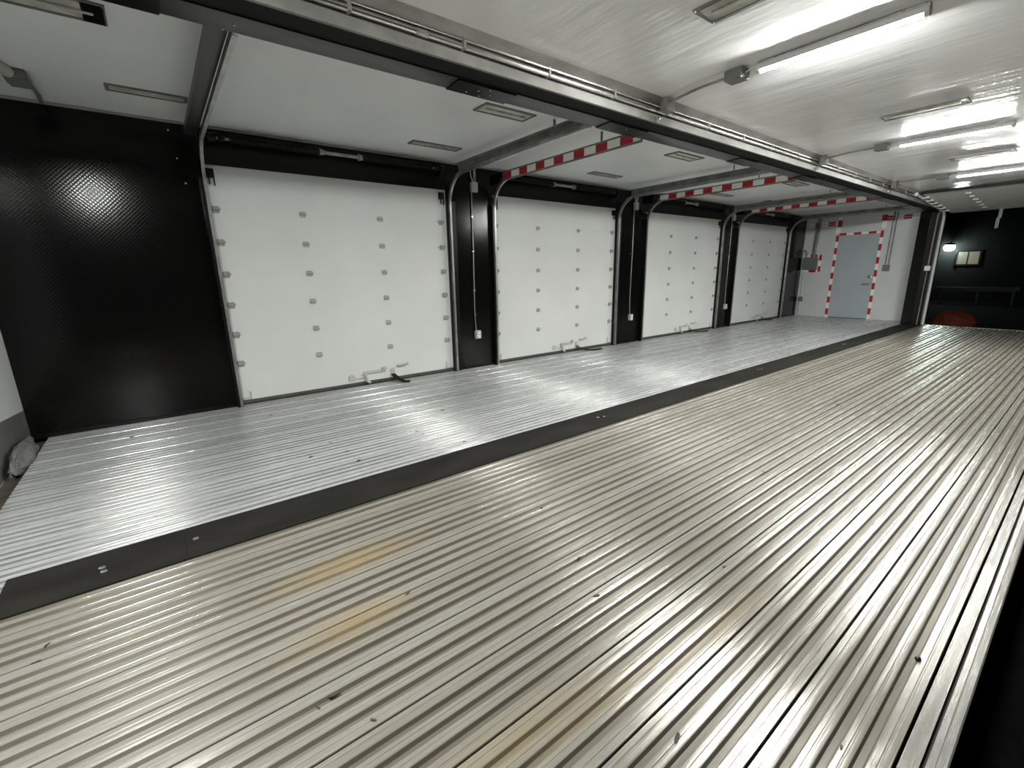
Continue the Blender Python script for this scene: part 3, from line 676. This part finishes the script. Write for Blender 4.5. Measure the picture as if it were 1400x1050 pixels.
# raised loading door of the open bay
ld = empty('door_6', (13.3, 1.2, 2.36), 'raised white loading door lying under the glossy ceiling at the open end', 'door', kind='structure')
na, nb, za, zb = 10.86, 13.30, 2.525, 2.375
def zat(x): return za + (zb-za)*(x-na)/(nb-na)
n = 7
for k in range(n):
    xa, xb = na+(nb-na)*k/n+0.002, na+(nb-na)*(k+1)/n-0.002
    def pn(m):
        ya, yb = 0.12, 2.30; t_ = 0.03
        A = [(xa, ya, zat(xa)), (xb, ya, zat(xb)), (xb, yb, zat(xb)), (xa, yb, zat(xa))]
        B = [(p[0], p[1], p[2]-t_) for p in A]
        m.quad(A); m.quad(B[::-1])
        for i in range(4): m.quad([A[i], B[i], B[(i+1) % 4], A[(i+1) % 4]])
    p = part('door_panel', ld, 'white', pn, bevel=0.002)
    if k:
        for yy in (0.9, 1.75):
            part('hinge', p, 'white_hw', lambda m: (m.box(xa-0.03, xa+0.03, yy-0.03, yy+0.03, zat(xa)-0.036, zat(xa)-0.03), m.cyl((xa, yy-0.035, zat(xa)-0.040), (xa, yy+0.035, zat(xa)-0.040), 0.010, 8)))
        part('roller', p, 'white_hw', lambda m: (m.box(xa-0.03, xa+0.03, 2.25, 2.298, zat(xa)-0.052, zat(xa)-0.03), m.cyl((xa, 2.26, zat(xa)-0.045), (xa, 2.36, zat(xa)-0.045), 0.012, 8)))
part('bottom_seal', ld, 'seal', lambda m: m.box(13.295, 13.325, 0.12, 2.30, 2.325, 2.375), bevel=0.006)
part('lead_edge', ld, 'blackmatte', lambda m: m.box(10.835, 10.862, 0.12, 2.30, 2.485, 2.53), bevel=0.004)
part('pull_strap', ld, 'kick', lambda m: (m.box(13.28, 13.286, 1.53, 1.58, 2.16, 2.34), m.box(13.27, 13.276, 1.545, 1.595, 1.97, 2.17)), label='grey pull strap hanging from the raised door')
def ltrack(m):
    pts = [(13.33, 2.385, 0.01), (13.33, 2.385, 2.12), (13.31, 2.38, 2.22), (13.24, 2.375, 2.31), (13.12, 2.37, 2.36), (10.8, 2.36, 2.50)]
    m.tube(pts, 0.026, 8)
part('track', ld, 'palebox', ltrack, label='bright door track')
part('track_back', ld, 'trim', lambda m: m.box(13.335, 13.36, 2.36, 2.405, 0.01, 2.30), bevel=0.003)

# ================================================================== NEAR END
wb = MB(); wb.box(-1.09, -1.01, 2.56, YW+0.12, -0.03, H1)
tag(wb.build('wall_back', 'endwall'), 'plain white end wall meeting the wide blank black wall', 'wall', kind='structure')
kb = MB(); kb.quad([(-1.008, 2.6, 0.52), (-1.008, YW-0.006, 0.255), (-1.008, YW-0.006, -0.02), (-1.008, 2.6, -0.02)])
kb.quad([(-1.01, 2.6, 0.52), (-1.01, 2.6, -0.02), (-1.01, YW-0.006, -0.02), (-1.01, YW-0.006, 0.255)])
kb.quad([(-1.008, 2.6, 0.52), (-1.01, 2.6, 0.52), (-1.01, YW-0.006, 0.255), (-1.008, YW-0.006, 0.255)])
tag(kb.build('baseboard_back', 'kick'), 'grey kick plate along the foot of the white end wall', 'baseboard', kind='structure')
sl = MB(); sl.box(-1.01, X0-0.001, 2.74, YW, -0.06, -0.03)
tag(sl.build('trim_4', 'sill'), 'grimy brown ledge in the gap before the white end wall', 'ledge', kind='structure')
pwb = MB(); pwb.box(XB, -1.01, 2.74, 2.80, -0.1, H1)
tag(pwb.build('wall_left', 'embossed'), 'black side wall of the open bay beyond the white end wall', 'wall', kind='structure')
wb2 = MB(); wb2.box(XB-0.08, XB, -0.12, 2.80, -0.1, 2.64)
tag(wb2.build('wall_back', 'embossed'), 'unseen embossed end wall closing the open ribbed bay, black to cut bounce', 'wall', kind='structure')  # unseen end wall, made black to cut light bounce

def lump(name, c, r, seed, mat, amp=0.35, freq=2.2, flat=None, sub=4):
    bm = bmesh.new(); bmesh.ops.create_icosphere(bm, subdivisions=sub, radius=1)
    for v in bm.verts:
        d = noise.fractal(v.co*freq + Vector((seed, seed*1.7, 0)), 1.0, 2.0, 4)
        rd = abs(noise.noise(v.co*freq*1.9 + Vector((seed*3, 1, 2))))
        p = v.co*(1+amp*d-amp*0.6*rd)
        p = Vector((p.x*r[0], p.y*r[1], p.z*r[2]))
        if flat is not None and p.z < flat: p.z = flat
        v.co = p
    me = bpy.data.meshes.new(name); bm.to_mesh(me); bm.free(); me.materials.append(M[mat])
    me.polygons.foreach_set('use_smooth', [True]*len(me.polygons)); me.set_sharp_from_angle(angle=math.radians(40))
    return link(name, me, None, c)
tag(lump('plastic_bag', (-0.955, 4.62, 0.03), (0.052, 0.36, 0.11), 3, 'bag', 0.28, 1.5, -0.06), 'crumpled grey plastic bag stuffed in the gap at the white end wall', 'bag')

# ================================================================== FLOOR DEBRIS
LEAVES = [(0.187, 1.241), (0.236, 1.258), (1.282, 0.222), (0.304, 1.098), (1.21, 1.044), (1.535, 3.321), (1.54, 3.224), (0.896, 3.532), (0.939, 3.261), (0.695, 3.322), (0.94, 3.031),
          (1.997, 3.713), (1.389, 4.205), (1.715, 2.861), (2.862, 3.259), (3.125, 2.865), (3.074, 3.144), (4.981, 1.387), (4.925, 1.34), (1.501, 1.711), (3.314, 1.593), (1.339, 1.262),
          (1.787, 0.817), (0.953, 0.514), (-0.514, 2.108), (-0.53, 2.028), (0.622, 1.54), (5.677, 0.882), (-0.356, 4.741), (0.669, 4.642), (2.92, 1.147)]
for i, (lx, ly) in enumerate(LEAVES):
    m = MB(); L = random.uniform(0.010, 0.022); W = L*random.uniform(0.25, 0.5); a = random.uniform(-0.5, 0.5) if i % 3 else random.uniform(0, PI)
    ca, sa = math.cos(a), math.sin(a); n = 7; ring = []
    for q in range(n):
        t_ = 2*PI*q/n; rr = random.uniform(0.7, 1.1); x, y = L*math.cos(t_)*rr, W*math.sin(t_)*rr
        ring.append((x*ca-y*sa, x*sa+y*ca, random.uniform(0.001, 0.004)))
    m.quad(ring); m.quad([(p[0], p[1], 0.0) for p in ring][::-1])
    for q in range(n):
        p, p2 = ring[q], ring[(q+1) % n]; m.quad([p, (p[0], p[1], 0), (p2[0], p2[1], 0), p2])
    o = m.build('leaf_scrap', 'leaf'); o.location = (lx, ly, 0.0005)
    first = ly > YS1
    tag(o, 'tiny dark leaf scrap on the smooth floor along the roll-up doors' if first else 'tiny dark leaf scrap on the worn ribbed floor under the lights', 'leaf scrap', 'leaf scraps on the door bay floor' if first else 'leaf scraps on the ribbed floor')
o = lump('pebble', (1.812, 0.167, 0.004), (0.013, 0.009, 0.008), 5, 'blackpaint', 0.25, 1.5, -0.004, 2)
tag(o, 'small glossy black pebble on a floor rib near the open edge rail', 'pebble')

# ================================================================== OUTSIDE (NIGHT YARD)
g = MB(); g.box(-40, 80, -60, 60, -0.30, -0.145)
tag(g.build('ground', 'asphalt'), 'black asphalt yard outside the open end and open side', 'ground', kind='structure')
bd = empty('yard_building', (26, 2, -0.145), 'dark building across the yard with a lit two-pane window', 'building')
part('wall', bd, 'brickdark', lambda m: (m.box(26.02, 34, -14, 14, -0.145, 7)))
part('roof_edge', bd, 'concrete', lambda m: m.box(25.99, 34.1, -14.1, 14.1, 7, 7.2))
wn = part('window_frame', bd, 'blackpaint', lambda m: (m.box(25.99, 26.03, 3.29, 3.36, 1.24, 1.86), m.box(25.96, 26.02, 4.0, 4.07, 1.24, 1.86), m.box(25.99, 26.03, 3.36, 4.0, 1.24, 1.31), m.box(25.99, 26.03, 3.36, 4.0, 1.79, 1.86), m.box(25.99, 26.03, 3.66, 3.70, 1.31, 1.79)))
part('pane', wn, 'winlit', lambda m: m.box(25.991, 26.0, 3.36, 3.66, 1.31, 1.79))
part('pane', wn, 'winlit', lambda m: m.box(25.991, 26.0, 3.70, 4.0, 1.31, 1.79))
yl = empty('yard_lamp', (25.9, 4.25, 2.1), 'bright greenish white wall lamp above the lit window across the yard', 'lamp')
part('lamp_head', yl, 'yardlamp', lambda m: m.lathe((25.72, 4.25, 2.06), (0, 0, -1), [(0, 0.08), (0.03, 0.17), (0.12, 0.18), (0.20, 0.12), (0.22, 0.03)], 14))
part('lamp_hood', yl, 'blackpaint', lambda m: m.lathe((25.72, 4.25, 2.16), (0, 0, -1), [(0, 0.04), (0.02, 0.15), (0.09, 0.19), (0.10, 0.17)], 14))
part('arm', yl, 'blackpaint', lambda m: m.cyl((25.74, 4.25, 2.13), (25.98, 4.25, 2.2), 0.025, 8))
lw = MB(); lw.box(24.0, 24.1, 1.9, 4.1, 0.33, 0.47)
for yy in (2.0, 2.9, 3.9): lw.box(24.02, 24.08, yy, yy+0.06, -0.145, 0.331)
tag(lw.build('guard_rail', 'concrete'), 'low grey guard rail on posts across the dark yard below the lit window', 'guard rail')
tag(lump('tarpaulin_heap', (14.75, 2.08, -0.06), (0.30, 0.42, 0.30), 9, 'orange', 0.18, 1.3, -0.085), 'orange tarpaulin heap on the ground just outside the open end', 'tarpaulin')
